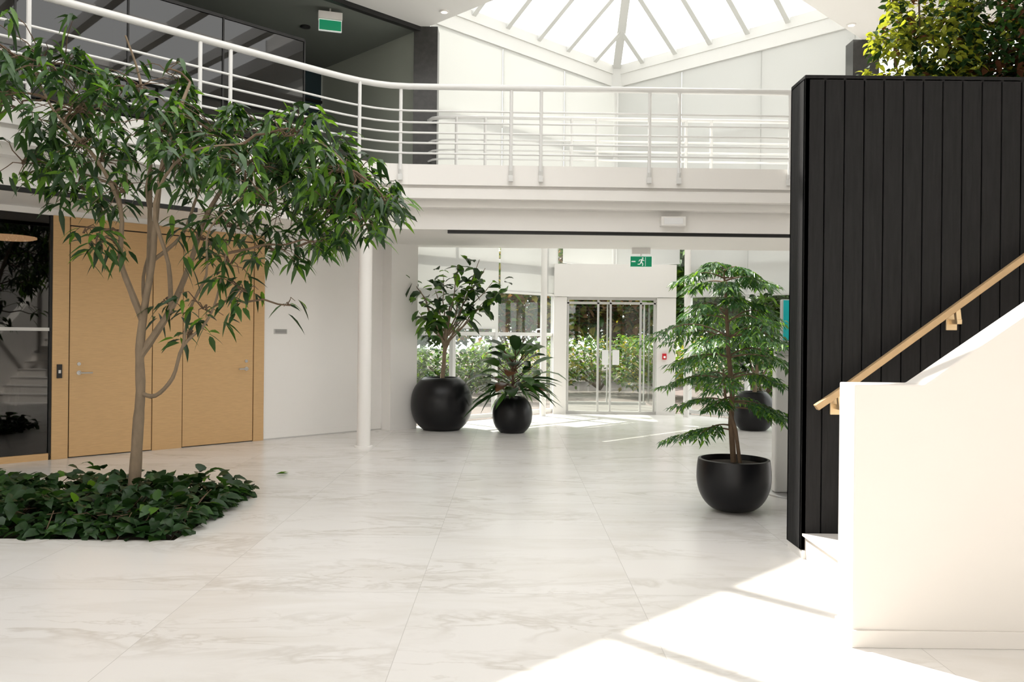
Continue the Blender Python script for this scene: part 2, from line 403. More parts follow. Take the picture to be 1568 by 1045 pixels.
g.uvbox(15.66,15.78,11.65,20.2,EAVE-0.42,EAVE-0.16,'eave'); g.uvbox(7.6,15.78,20.1,20.22,EAVE-0.42,EAVE-0.16,'eave')
g.obj('trim_eave')
g=MB(); g.uvbox(15.62,15.9,20.07,20.35,3.03,EAVE-0.1,'eave'); g.obj('corner_column')
g=MB()
def sh(axis,c,a,bb,z0,z1):
    if axis=='u': g.uvbox(c,c+0.006,a,bb,z0,z1,'shade'); g.uvbox(c-0.01,c+0.016,a,bb,z0-0.025,z0,'steel_white')
    else: g.uvbox(a,bb,c,c+0.006,z0,z1,'shade'); g.uvbox(a,bb,c-0.01,c+0.016,z0-0.025,z0,'steel_white')
sh('u',15.70,12.2,15.15,1.72,3.85); sh('u',15.70,15.25,17.55,2.44,3.85)
for a,c in ((12.2,12.74),(12.76,15.24),(15.26,17.74),(17.76,20.05)): sh('u',15.70,a,c,3.98 if a<17.7 else 3.1,EAVE-0.3)
sh('v',20.15,11.15,13.05,2.44,3.85); sh('v',20.15,9.32,11.13,2.44,3.85); sh('v',20.15,7.45,9.30,2.44,3.85)
for a,c in ((13.31,15.60),(10.81,13.29),(8.31,10.79),(7.75,8.29)): sh('v',20.15,a,c,3.98 if a<13.3 else 3.1,EAVE-0.3)
g.obj('roller_shades')

# entrance vestibule
g=MB()
g.box(0.84,1.1,16.45,16.7,0,2.36,'white'); g.box(2.92,3.3,16.45,16.7,0,2.36,'white')
g.obj('wall_vestibule_posts')
g=MB(); g.box(0.84,3.3,16.42,16.6,2.37,3.03,'white'); g.box(0.95,3.25,16.6,19.0,2.9,3.0,'white'); g.obj('vestibule_header')
g=MB(); g.tube([(0.62,16.0,0),(0.62,16.0,3.4)],0.06,'white',20); g.obj('slim_column',smooth=True)
g=MB(); g.tube([(3.45,16.1,0),(3.45,16.1,3.4)],0.06,'white',20); g.obj('slim_column',smooth=True)
def doorset(nm,y,st,x0,x1,H,w=0.02):
    e=empty(nm,((x0+x1)/2,y,0)); g=MB()
    for x in st: g.box(x-w,x+w,y-0.025,y+0.025,0.0,H,'alu')
    g.box(x0,x1,y-0.04,y+0.04,H-0.02,H+0.04,'alu'); g.box(x0,x1,y-0.03,y+0.03,0.0,0.06,'alu')
    if w>0.015: g.box(x0,x1,y-0.025,y+0.025,H-0.1,H-0.07,'alu')
    g.obj('frame',e)
    g=MB(); g.box(x0,x1,y-0.003,y+0.003,0.06,H-0.06,'glass'); g.obj('pane',e)
    return e
e=doorset('door_3',16.52,(1.13,1.74,1.99,2.60,2.88),1.1,2.92,2.33)
g=MB(); g.box(1.82,1.95,16.48,16.485,1.0,1.3,'paper'); g.box(2.03,2.17,16.48,16.485,1.0,1.3,'paper'); g.obj('notices',e)
doorset('door_4',18.85,(1.05,2.2,3.05),1.0,3.1,2.33,0.014)
g=MB(); g.box(0.99,0.995,16.7,18.85,0.05,2.9,'glass'); g.box(3.105,3.11,16.7,18.85,0.05,2.9,'glass')
g.obj('window_7')
g=MB(); g.box(3.03,3.11,16.40,16.45,1.12,1.24,'red'); g.box(3.05,3.09,16.39,16.40,1.15,1.19,'signwhite'); g.obj('fire_alarm_pull',bevel=0.005)

def exitsign(x,y,z,w,h,zc,ang=0,man=True):
    e=empty('exit_sign',(x,y,z)); g=MB()
    g.box(-w/2,w/2,-0.02,0.02,-h/2,h/2,'signwhite')
    g.box(-w/2+0.008,w/2-0.008,-0.024,-0.02,-h/2+0.01,h/2-0.01,'green')
    s=h
    def bar(x0,z0,x1,z1,t): 
        g.beam((x0*s,-0.026,z0*s),(x1*s,-0.026,z1*s),0.004,t*s,'signwhite')
    if man:
        g.tube([(0.14*s,-0.027,0.3*s),(0.14*s,-0.024,0.3*s)],0.07*s,'signwhite',14)
        bar(0.1,0.2,0.0,-0.05,0.12); bar(0.0,-0.05,0.16,-0.18,0.08); bar(0.16,-0.18,0.12,-0.38,0.07); bar(0.0,-0.05,-0.12,-0.24,0.08); bar(-0.12,-0.24,-0.3,-0.24,0.07)
        bar(0.1,0.18,0.28,0.06,0.06); bar(0.06,0.18,-0.14,0.14,0.06); bar(-0.14,0.14,-0.2,0.0,0.05)
        g.box(0.36*s,0.40*s,-0.027,-0.024,-0.4*s,0.4*s,'signwhite'); g.box(-0.85*s,-0.5*s,-0.027,-0.024,-0.05*s,0.05*s,'signwhite')
    o=g.obj('face',None)
    o.parent=e
    e.rotation_euler=(0,0,ang)
    g=MB(); 
    if man: g.box(-w*0.42,w*0.42,-0.03,0.03,zc-z-0.1,zc-z,'white')
    else: g.box(-w*0.52,w*0.52,-0.06,0.06,h/2,h/2+0.11,'white')
    g.tube([(0,0,h/2),(0,0,zc-z)],0.012,'white',8)
    o=g.obj('mount',None); o.parent=e
exitsign(2.15,13.7,2.84,0.37,0.19,3.07)
exitsign(-2.80,12.35,6.24,0.34,0.17,6.5,0.3,False)

# ------------------------------------------------------------------ upper level ceiling
ZC=6.5
g=MB()
for u0,u1,v0,v1 in ((12.4,14.6,-6.5,11.65),(-9,12.4,10.5,11.65),(-9,7.7,11.65,20.2),(-9,12.4,-9,0.8),(-9,3.0,0.8,10.5)):
    g.uvbox(u0,u1,v0,v1,ZC,ZC+0.25,'ceil')
g.obj('ceiling')
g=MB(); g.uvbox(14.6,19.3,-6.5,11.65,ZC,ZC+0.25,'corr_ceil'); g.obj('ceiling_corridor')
g=MB(); g.uvbox(14.53,14.66,-6.5,11.7,ZC-0.07,ZC-0.001,'black'); g.obj('trim_1')
g=MB(); g.uvbox(7.55,7.7,11.5,20.2,ZC+0.25,EAVE+0.05,'white'); g.uvbox(7.55,15.95,11.5,11.65,ZC+0.25,EAVE+0.05,'white'); g.obj('wall_skylight_upstand')
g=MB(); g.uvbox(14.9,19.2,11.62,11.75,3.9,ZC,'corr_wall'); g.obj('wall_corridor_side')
e=empty('window_8',(*W(18.8,3),3.9))
g=MB(); g.uvbox(18.8,18.85,-6.5,11.6,3.9,ZC,'darkglass'); g.obj('pane',e)
g=MB()
for v in [-5+1.9*i for i in range(9)]: g.uvbox(18.74,18.8,v-0.02,v+0.02,3.9,ZC,'black')
g.uvbox(18.74,18.8,-6.5,11.6,5.85,5.9,'black'); g.obj('frame',e)
g=MB(); x,y=W(14.6,11.75); g.box(x-0.19,x+0.19,y-0.15,y+0.15,3.9,ZC,'granite'); g.obj('granite_column')
g=MB(); g.box(5.55,5.98,13.4,13.7,3.9,ZC,'granite'); g.obj('granite_column')
e=empty('window_9',(*W(14.6,3),3.9))
g=MB(); g.uvbox(14.58,14.6,-6.5,8.6,3.9,5.75,'tglass'); g.obj('pane',e)
g=MB()
for v in [-5+1.7*i for i in range(9)]: g.uvbox(14.56,14.62,v-0.015,v+0.015,3.9,5.75,'black')
g.uvbox(14.56,14.62,-6.5,8.6,5.72,5.76,'black'); g.obj('frame',e)
def dl(x,y,k1='white',k2='bulb',r=0.07):
    g=MB(); g.tube([(x,y,ZC-0.02),(x,y,ZC)],r,k1,24); g.tube([(x,y,ZC-0.022),(x,y,ZC-0.019)],r*0.7,k2,20); g.obj('downlight',smooth=True)
dl(-1.08,12.4); dl(5.25,12.75)
for x,y in ((-3.36,13.07),(-4.18,14.0),(-4.66,12.6),(-5.3,13.2),(-4.1,11.6),(-5.6,12.0)): dl(x,y,'black','darkwall',0.08)

# pyramid skylight
uA,uB,vA,vB=7.7,15.8,11.65,20.25
uc,vc=(uA+uB)/2,(vA+vB)/2; AP=EAVE+0.66*(uB-uA)/2/1.414
apex=Vector((*W(uc,vc),AP))
e=empty('pyramid_skylight',(apex.x,apex.y,EAVE))
g=MB()
cs=[Vector((*W(u,v),EAVE)) for u,v in ((uB,vB),(uA,vB),(uA,vA),(uB,vA))]
for c in cs: g.beam(c,apex,0.17,0.28,'frame')
def rafters(c0,c1):
    L_=(c1-c0).length; n=int(round(L_/0.88)); mid=(c0+c1)/2
    inward=(Vector((apex.x,apex.y,EAVE))-mid)
    for i in range(1,n):
        t=i/n; p=c0.lerp(c1,t); k=1-abs(2*t-1)
        q=p+inward*k; q.z=EAVE+(AP-EAVE)*k
        g.beam(p,q,0.10,0.24,'frame')
    p=c0.lerp(apex,0.5); q=c1.lerp(apex,0.5); g.beam(p,q,0.05,0.07,'frame')
for i in range(4): rafters(cs[i],cs[(i+1)%4])
k0=cs[0]; g.prism([(k0.x-0.22,k0.y-0.25),(k0.x+0.22,k0.y-0.25),(k0.x,k0.y)],EAVE-0.45,EAVE+0.05,'frame')
g.obj('rafters',e)
g=MB()
for i in range(4):
    a,c=cs[i],cs[(i+1)%4]; g.add([a+Vector((0,0,.12)),c+Vector((0,0,.12)),apex+Vector((0,0,.12))],[(0,1,2)],'glass')
g.obj('glazing',e)
e=empty('main_skylight',(*W(7,5),7.0)); g=MB()
for i in range(-2,4):
    v=4.9+1.65*i; g.uvbox(3.0,12.4,v-0.10,v+0.10,6.75,6.95,'white')
for u in (5,9): g.uvbox(u-0.05,u+0.05,0.8,10.5,6.8,6.9,'white')
g.uvbox(12.4,12.55,0.8,10.5,6.75,7.0,'white'); g.obj('beams',e)

g=MB(); g.box(9,9.15,-6,11.25,0,ZC,'white'); g.obj('wall_right')
g=MB(); g.box(-10.15,-10,-6,5.65,0,3.07,'white'); g.box(-10.15,-10,-6,9.2,3.07,ZC,'white'); g.obj('wall_left_side')
g=MB(); g.box(-10,9,-6.15,-6,0,1.0,'white'); g.box(-10,9,-6.15,-6,3.0,ZC,'white')
for x in (-10,-6.2,-2.4,1.4,5.2,8.8): g.box(x,x+0.6 if x<8 else 9,-6.15,-6,1.0,3.0,'white')
g.obj('wall_back')

# ------------------------------------------------------------------ black plank wall
e=empty('black_plank_wall',(4.3,6.05,0))
g=MB(); g.box(2.14,6.6,5.93,6.17,0.05,3.46,'plankgap'); g.obj('core',e)
g=MB()
x=2.10; i=0
while x<6.6:
    w=0.15 if i==0 else 0.142
    g.box(x,x+w-0.007,5.90,5.93,0.06,3.48,'plank'); g.box(x,x+w-0.007,6.17,6.2,0.06,3.48,'plank'); x+=w; i+=1
g.box(2.10,2.14,5.90,6.2,0.06,3.48,'plank')
g.box(2.10,6.6,5.90,6.2,3.46,3.50,'plank')
g.obj('planks',e,bevel=0.006)
g=MB(); g.box(2.11,2.2,5.88,6.2,0,0.06,'white'); g.box(2.13,6.6,5.92,6.2,0,0.06,'white'); g.obj('plinth',e)

e=empty('staircase',(4,5.1,0))
g=MB(); prof=[(2.13,0)]
x,z=2.13,0
for i in range(14):
    z+=0.17; prof.append((x,z)); x+=0.27; prof.append((x,z))
prof.append((x,0))
g.xz_prism(prof,4.41,5.895,'plaster')
for i in range(14):
    g.box(2.13+0.27*i-0.02,2.13+0.27*(i+1),4.41,5.895,0.17*(i+1)-0.005,0.17*(i+1)+0.012,'marble')
g.obj('steps',e)
g=MB()
g.xz_prism([(1.775,0),(6.3,0),(6.3,1.36+4.17*0.70),(2.13,1.36),(1.775,1.36)],4.22,4.42,'plaster'); g.obj('parapet',e,bevel=0.008)
g=MB(); g.box(1.767,6.3,4.205,4.43,0,0.09,'plaster'); g.obj('baseboard',e,bevel=0.004)
e=empty('stair_handrail',(2.9,5.8,1.6))
g=MB()
g.beam((2.165,5.80,1.10),(2.36,5.80,1.235),0.05,0.045,'oak_rail')
g.beam((2.36,5.80,1.235),(3.75,5.80,2.27),0.05,0.045,'oak_rail'); g.beam((3.75,5.8,2.27),(5.9,5.8,3.85-0.5),0.05,0.045,'oak_rail')
g.obj('rail',e,bevel=0.006)
g=MB()
for x in (2.33,3.16,4.2):
    z=1.235+(x-2.36)*0.745
    g.beam((x,5.80,z-0.02),(x+0.01,5.80,z-0.11),0.035,0.035,'brass'); g.beam((x+0.01,5.78,z-0.11),(x+0.01,5.9,z-0.11),0.035,0.035,'brass'); g.box(x-0.03,x+0.05,5.885,5.9,z-0.17,z-0.05,'brass')
g.obj('brackets',e,bevel=0.004)

e=empty('information_kiosk',(2.95,8.3,0))
g=MB(); g.lathe([(0.33,0),(0.33,0.015),(0.3,0.03)],(2.93,8.3,0),'chrome',36); g.obj('base',e,True)
g=MB(); g.box(2.66,3.2,8.22,8.34,0.03,1.42,'white'); g.obj('body',e,bevel=0.02)
g=MB(); g.box(2.64,3.3,8.2,8.24,1.42,1.56,'alu'); g.box(2.72,3.3,8.22,8.30,1.56,1.98,'alu'); g.obj('housing',e,bevel=0.01)
g=MB(); g.box(2.73,3.28,8.21,8.22,1.57,1.97,'teal'); g.obj('screen',e)

# ------------------------------------------------------------------ planters & plants
def sphere_pot(parent,c,r,h):
    g=MB(); prof=[]
    n=18
    z_c=h*0.5
    for i in range(n+1):
        t=i/n; z=h*t
        a=(z-z_c)/(h*0.60); rr=r*math.sqrt(max(0,1-abs(a)**2.3)); prof.append((rr,z))
    prof.append((prof[-1][0]-0.035,h)); prof.append((prof[-1][0]-0.005,h-0.08))
    ri=prof[-1][0]
    g.lathe(prof,c,'pot',48); g.obj('planter',parent,True)
    g=MB(); g.lathe([(0.001,h-0.05),(ri*0.5,h-0.045),(ri+0.02,h-0.055),(ri+0.02,h-0.1)],c,'soil',32); g.obj('soil',parent,True)
def bowl_pot(parent,c,r,h):
    g=MB(); prof=[]
    for i in range(19):
        t=i/18; z=h*t; a=min(1,t/0.66)
        rr=r*(0.32+0.68*math.sqrt(1-(1-a)**2)) if t<0.66 else r*(1-0.04*((t-0.66)/0.34)**2)
        prof.append((rr,z))
    prof.append((prof[-1][0]-0.025,h+0.004)); prof.append((prof[-1][0]-0.01,h-0.07))
    ri=prof[-1][0]
    g.lathe(prof,c,'pot',48); g.obj('planter',parent,True)
    g=MB(); g.lathe([(0.001,h-0.03),(ri*0.6,h-0.035),(ri+0.01,h-0.05),(ri+0.01,h-0.1)],c,'soil',32); g.obj('soil',parent,True)
def rdir(up=0.0):
    t=ru(0,2*math.pi); z=ru(-1,1)*0.8+up
    return Vector((math.cos(t),math.sin(t),z)).normalized()
def curve3(a,c,sag=0.0,n=5,j=0.03):
    a=Vector(a);c=Vector(c);out=[]
    for i in range(n+1):
        t=i/n; p=a.lerp(c,t); p.z+=sag*math.sin(math.pi*t)
        if 0<i<n: p+=Vector((ru(-j,j),ru(-j,j),ru(-j,j)))
        out.append(p)
    return out

# --- weeping fig tree in floor bed
TY=7.55
e=empty('indoor_tree',(-3.48,TY,0))
g=MB(); limbs=[]
def limb(pts,r0,r1,seg=10):
    P=[Vector(p) for p in pts]; out=[]
    for i in range(len(P)-1):
        p0=P[max(i-1,0)];p1=P[i];p2=P[i+1];p3=P[min(i+2,len(P)-1)]
        for k in range(4):
            t=k/4; out.append(0.5*((2*p1)+(p2-p0)*t+(2*p0-5*p1+4*p2-p3)*t*t+(3*p1-p0-3*p2+p3)*t**3))
    out.append(P[-1]); n=len(out)
    rad=[(r0+(r1-r0)*(i/(n-1))**0.8)*ru(.93,1.07) for i in range(n)]
    g.tube(out,rad,'bark',seg); limbs.extend(out)
Y=TY
limb([(-3.50,Y,-0.12),(-3.47,Y,0.3),(-3.45,Y,0.7),(-3.43,Y,1.04),(-3.44,Y,1.42),(-3.40,Y,1.82),(-3.31,Y-.05,2.24),(-3.26,Y-.1,2.66),(-3.2,Y-.1,3.14),(-3.06,Y-.1,3.6),(-3.0,Y,3.9)],0.064,0.013)
limb([(-3.43,Y,1.02),(-3.27,Y-.05,1.0),(-3.1,Y-.08,1.17),(-3.0,Y-.1,1.46),(-2.8,Y-.12,1.66),(-2.68,Y-.15,1.9),(-2.58,Y-.2,2.3)],0.024,0.008,8)
limb([(-3.44,Y,1.36),(-3.3,Y+.05,1.6),(-3.18,Y+.1,1.84),(-3.04,Y+.15,2.24),(-2.92,Y+.2,2.68),(-2.64,Y+.2,3.1),(-2.2,Y+.15,3.36),(-1.8,Y+.1,3.36),(-1.5,Y,3.1)],0.042,0.009,8)
limb([(-3.42,Y,1.7),(-3.5,Y-.05,1.95),(-3.58,Y-.1,2.25),(-3.56,Y-.15,2.7),(-3.76,Y-.2,3.14),(-4.14,Y-.2,3.56),(-4.4,Y-.1,4.0)],0.036,0.009,8)
limb([(-3.36,Y,2.1),(-3.45,Y+.2,2.7),(-3.5,Y+.3,3.3),(-3.6,Y+.3,4.0),(-3.7,Y+.2,4.4)],0.03,0.009,8)
limb([(-3.2,Y+.1,1.84),(-3.1,Y-.2,2.2),(-3.12,Y-.45,2.7),(-2.8,Y-.6,3.1),(-2.3,Y-.6,3.2)],0.026,0.008,8)
limb([(-3.56,Y-.15,2.7),(-3.75,Y+.1,2.95),(-4.15,Y+.2,3.1),(-4.5,Y+.2,3.2)],0.02,0.006,8)
limb([(-3.0,Y-.1,1.46),(-2.9,Y-.2,1.8),(-2.72,Y-.3,2.1),(-2.7,Y-.3,2.5),(-2.4,Y-.3,2.8)],0.016,0.006,8)
limb([(-3.31,Y-.05,2.24),(-3.1,Y+.1,2.5),(-2.95,Y+.1,2.9),(-2.7,Y,3.3),(-2.5,Y,3.6)],0.02,0.007,8)
limb([(-3.40,Y,1.82),(-3.46,Y+.1,2.1),(-3.38,Y+.1,2.5),(-3.42,Y+.05,2.95),(-3.3,Y+.05,3.4)],0.02,0.007,8)
# (x, z, radius, cluster count, leaves per cluster)
blobs=[(-4.25,4.0,.52,30,8),(-4.5,3.6,.4,20,8),(-3.95,3.62,.5,30,8),(-3.5,3.85,.36,14,7),(-3.85,3.22,.45,24,7),(-3.3,3.5,.48,28,8),(-2.75,3.40,.5,36,8),(-2.95,3.08,.45,26,8),(-2.3,3.42,.44,32,8),
 (-2.3,3.05,.47,36,8),(-1.85,3.32,.42,34,8),(-1.62,3.08,.46,42,9),(-1.38,2.90,.35,26,9),(-1.72,2.72,.38,24,8),(-2.15,2.75,.38,22,8),(-2.62,2.6,.38,14,6),
 (-2.6,2.2,.3,10,5),(-2.4,1.95,.28,7,5),(-2.8,1.8,.22,5,5),(-3.7,2.35,.25,8,5),(-3.5,2.85,.3,9,6),(-4.2,2.95,.32,14,7),(-4.6,3.15,.32,14,7),(-3.25,1.85,.15,4,4),
 (-1.4,2.55,.2,9,8),(-4.7,4.1,.38,16,8),(-3.25,4.0,.22,5,6),(-2.15,2.35,.22,8,6),(-2.9,2.45,.25,7,6),(-1.15,2.75,.15,6,7),(-2.95,1.55,.14,3,4),(-1.75,2.4,.15,5,6),(-2.1,1.85,.15,2,4),(-4.0,2.5,.15,3,5)]
lf=MB(); tw=g
for (bx,bz,br,nc,nl) in blobs:
    reps=2 if nc>14 else 1
    for rep in range(reps):
        by=TY+ru(-.75,.75)*min(1,br*2)
        hub=Vector((bx,by,bz))
        near=min(limbs,key=lambda p:(p-hub).length+max(0,p.z-hub.z)*0.5)
        tw.tube(curve3(near,hub,0.06,5,0.03),[0.012,0.011,0.010,0.009,0.008,0.006],'bark2',6)
        for _ in range(int(nc*0.92/reps+.5)):
            o=rdir()*br*ru(0.35,1.12)
            c=hub+o; c.y+=o.y*0.6
            tw.tube(curve3(hub.lerp(near,ru(0,0.3)),c,0.05,3,0.02),[0.006,0.005,0.004,0.003],'bark2',4,False)
            sun_bias = (c.x>-2.1)*0.4 + (c.z>bz)*0.2 + (c.y<TY)*0.05  # sunlight worked into leaf colour: brighter mix to the right and above
            out=Vector((o.x,o.y,0)).normalized() if o.length>0.01 else Vector((1,0,0))
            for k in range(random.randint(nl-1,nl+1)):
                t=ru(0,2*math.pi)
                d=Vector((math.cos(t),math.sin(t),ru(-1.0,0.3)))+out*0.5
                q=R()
                mk='lc' if q<0.08+sun_bias*0.5 else ('lb' if q<0.58 else 'la')
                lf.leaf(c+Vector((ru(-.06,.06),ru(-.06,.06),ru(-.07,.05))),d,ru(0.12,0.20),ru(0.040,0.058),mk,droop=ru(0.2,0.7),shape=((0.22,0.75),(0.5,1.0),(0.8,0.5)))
g.obj('trunk_and_branches',e,True); lf.obj('foliage',e,True)

e=empty('groundcover_bed',(-4.1,7.1,0))
g=MB(); g.box(BX0,BX1,BY0,BY1,-0.12,-0.04,'soil'); g.obj('soil',e)
g=MB()
for _ in range(2100):
    x=ru(BX0,BX1+0.02); y=ru(BY0+0.04,BY1+0.1); 
    edge=max(0,min(1,(x-BX0)/.3,(BX1+.12-x)/.45,(y-BY0+.02)/.45,(BY1+.2-y)/.3))
    top=0.22+0.08*math.sin(x*5.1)*math.cos(y*4.3)
    z=ru(0.0,top)*edge
    d=Vector((ru(-1,1),ru(-1,1)-0.2,ru(-0.1,0.8)))
    q=R(); mk='la' if q<.82 else ('lb' if q<.985 else 'lc')
    g.leaf((x,y,z),d,ru(0.11,0.19),ru(0.075,0.12),mk,droop=ru(0.2,0.7),shape=((0.2,0.85),(0.5,1.0),(0.8,0.55)))
for _ in range(70):
    x=BX1+ru(-.12,.0); y=ru(BY0+.4,BY1); g.leaf((x,y,ru(0.03,.12)),(1,ru(-.6,.6),0.2),ru(.1,.17),.09,'la' if R()<.6 else 'lb',droop=.4)
for _ in range(160):
    x=ru(BX0,BX1); g.tube([(x,ru(BY0,BY1),-0.05),(x+ru(-.1,.1),ru(BY0+.1,BY1),0.15)],0.004,'bark2',4,False)
g.obj('foliage',e,True)
g=MB(); g.leaf((-2.62,9.1,0.012),(1,0.2,0.05),0.14,0.06,'lb',droop=0.05); g.leaf((-2.60,9.12,0.02),(0.9,0.3,0.1),0.12,0.05,'lc',droop=0.1); g.obj('fallen_leaf')

# --- conifer in bowl
PX,PY=2.05,7.5
e=empty('potted_conifer',(PX,PY,0)); bowl_pot(e,(PX,PY,0),0.335,0.475)
g=MB(); lf=MB()
tr=[(PX+.0,PY,.42),(PX-.03,PY,.8),(PX-.02,PY,1.1),(PX-.06,PY,1.45),(PX-.08,PY,1.8),(PX-.1,PY,2.1),(PX-.12,PY,2.24)]
g.tube(tr,[.028,.026,.024,.02,.016,.011,.006],'bark2',8)
g.tube([(PX+.05,PY-.03,.42),(PX+.0,PY-.05,.75),(PX-.1,PY-.06,1.05),(PX-.12,PY-.05,1.3)],[.018,.016,.013,.008],'bark2',6)
def trx(z):
    for i in range(len(tr)-1):
        if tr[i][2]<=z<=tr[i+1][2]:
            t=(z-tr[i][2])/(tr[i+1][2]-tr[i][2]); return Vector(tr[i]).lerp(Vector(tr[i+1]),t)
    return Vector(tr[-1])
def frond(base,ang,L_,lift):
    d=Vector((math.cos(ang),math.sin(ang),0))
    pts=[]; n=8
    for i in range(n+1):
        t=i/n; pts.append(base+d*L_*t+Vector((0,0,lift*L_*(math.sin(t*2.2))-0.22*L_*t*t)))
    g.tube(pts,[0.009*(1-0.7*i/n) for i in range(n+1)],'bark2',5,False)
    for i in range(3,n+1):
        t=i/n
        for s in (-1,1):
            bl=L_*0.34*(1-0.4*t)+0.06; bd=(d*0.75+Vector((-d.y,d.x,0))*s*ru(.6,1.0)+Vector((0,0,-0.08+ru(-.25,.15)))).normalized()
            if i==n and s==1: bd=d
            m=5
            for k in range(m):
                q=pts[i]+bd*bl*(k/m)+Vector((0,0,-0.3*bl*(k/m)**2))
                for ss in (-1,1):
                    sd=bd.cross(Vector((0,0,1)))*ss
                    lf.leaf(q,bd*0.9+sd*0.65+Vector((0,0,ru(-.4,.2))),ru(.055,.095),.022,'lfern' if R()<.55 else ('lb' if R()<.5 else 'lc'),droop=.5,shape=((0.4,1.0),))
for z,L_,n,lift in ((1.02,.44,4,.15),(1.22,.50,5,.15),(1.42,.54,5,.15),(1.60,.58,6,.2),(1.75,.46,5,.25),(1.86,.34,3,.3),(2.10,.38,6,.15),(2.20,.26,5,.25)):
    a0=ru(0,6)
    for i in range(n):
        frond(trx(min(z,2.23))+Vector((0,0,ru(-.04,.04))),a0+i*2*math.pi/n+ru(-.25,.25),L_*ru(.8,1.15),lift*ru(.3,1.5))
frond(trx(.74),math.radians(188),.52,.1); frond(trx(.78),math.radians(215),.42,.1); frond(trx(.95),math.radians(-8),.5,.0); frond(trx(1.0),math.radians(-40),.45,.0)
g.obj('trunk_and_branches',e,True); lf.obj('needles',e,True)

def figtree(name,cx,cy,r,h,blobs_,trunkz,ll,lw,nleaf,mats=('la','lb','lc')):
    e=empty(name,(cx,cy,0)); sphere_pot(e,(cx,cy,0),r,h)
    g=MB(); lf=MB()
    g.tube([(cx,cy,h-.1),(cx+.03,cy,trunkz*.7),(cx+.05,cy,trunkz),(cx+.12,cy,trunkz+.5)],[.04,.035,.028,.015],'bark',8)
    for (x,z,br) in blobs_:
        st=Vector((cx+.05,cy,trunkz-ru(0,.3))); hub=Vector((cx+x,cy+ru(-.3,.15),z))
        g.tube(curve3(st,hub,0.02,5,.03),[.016,.014,.012,.010,.008,.005],'bark',6)
        for _ in range(nleaf):
            t=ru(.55,1.08); p=st.lerp(hub,t)+rdir()*br*ru(0,.7)
            lf.leaf(p,rdir(0.1),ll*ru(.75,1.15),lw*ru(.8,1.1),mats[0] if R()<.4 else (mats[1] if R()<.65 else mats[2]),droop=ru(.1,.7),shape=((0.2,0.7),(0.5,1.0),(0.8,0.7)))
    g.obj('trunk_and_branches',e,True); lf.obj('foliage',e,True)
figtree('potted_fig_tree',-1.16,13.6,0.51,0.87,[(-.55,2.55,.22),(-.35,2.3,.3),(-.4,1.95,.28),(0,2.55,.3),(.05,2.1,.3),(.4,2.4,.32),(.7,2.7,.3),(.85,2.5,.25),(.5,2.0,.3),(.25,2.75,.2),(-.1,1.8,.2),(.6,2.85,.12),(.95,2.3,.2),(.7,2.15,.2),(-.1,2.3,.3)],1.55,.23,.13,14)
figtree('potted_ficus',4.15,14.0,0.36,0.66,[(-.3,1.9,.35),(.1,2.1,.4),(.4,1.9,.35),(-.1,1.5,.35),(.35,1.4,.35),(-.35,1.3,.3),(.2,2.3,.3),(.7,2.1,.3)],1.0,.16,.07,70)
# --- rubber plant
cx,cy=0.02,13.3
e=empty('potted_rubber_plant',(cx,cy,0)); sphere_pot(e,(cx,cy,0),0.325,0.58)
g=MB(); lf=MB()
for i in range(40):
    t=i*2.399; k=i/40
    z=0.62+0.5*k; el=0.2+0.75*k
    d=Vector((math.cos(t)*math.cos(el),math.sin(t)*math.cos(el),math.sin(el)))
    base=Vector((cx+ru(-.08,.08),cy+ru(-.08,.08),z)); st=base+d*ru(.2,.42)
    g.tube([base,st],0.008,'lr',5)
    q=R(); lf.leaf(st,d,ru(.42,.56),ru(.20,.27),'lr' if (q<.1 and k<.5) else ('la' if q<.65 else 'lb'),droop=ru(.2,.7),fold=.2,shape=((0.12,0.6),(0.35,1.0),(0.65,.95),(0.88,.5)),roll=0.3)
for i in range(50):
    t=ru(0,6.28); base=Vector((cx,cy,ru(.58,.8))); d=Vector((math.cos(t),math.sin(t),ru(0.0,.5)))
    lf.leaf(base+d*.15,d,ru(.5,.8),.07,'lb' if R()<.5 else 'la',droop=ru(.3,.7),shape=((0.15,0.55),(0.4,1.0),(0.65,.9),(0.87,.4)))
g.tube([(cx,cy,.5),(cx,cy,1.2)],[.03,.015],'bark2',8)
g.obj('stems',e,True); lf.obj('foliage',e,True)

e=empty('upper_planter_hedge',(4.2,6.6,3.0))
g=MB(); g.box(2.75,6.5,6.25,6.9,2.95,3.45,'plank'); g.obj('trough',e)
g=MB(); lf=MB()
for bx,by,bz,br,n,yel in ((2.62,6.5,3.58,.12,30,.8),(2.9,6.5,3.66,.16,130,.7),(3.02,6.5,3.95,.22,260,.7),(3.12,6.5,3.62,.2,300,.6),(3.3,6.5,4.1,.36,900,.55),(3.2,6.5,4.5,.3,400,.5),(3.4,6.45,3.7,.30,800,.5),(3.85,6.45,4.0,.42,1300,.12),(4.3,6.5,4.1,.45,1200,.08),(3.85,6.45,3.65,.3,900,.05),(4.25,6.45,3.65,.35,900,.04),(3.8,6.5,4.55,.4,800,.2),(4.8,6.5,4.1,.5,700,.08)):
    hub=Vector((bx,by,bz))
    g.tube(curve3((bx+.1,6.55,3.4),hub,0,4,.02),0.008,'bark2',5)
    for _ in range(n):
        o=rdir()*br*(R()**.35); p=hub+o
        q=R(); rus=0.6 if (yel<.1) else 0.12
        mk='ly' if q<yel else ('lr' if R()<rus else ('la' if q>.45 else 'lb'))  # yellow-green share, highest at the left, stands in for sun on the leaves
        lf.leaf(p,rdir(),ru(.05,.085),ru(.035,.05),mk,droop=.4,shape=((0.35,1.0),(.7,.8)))
g.obj('stems',e); lf.obj('foliage',e,True)

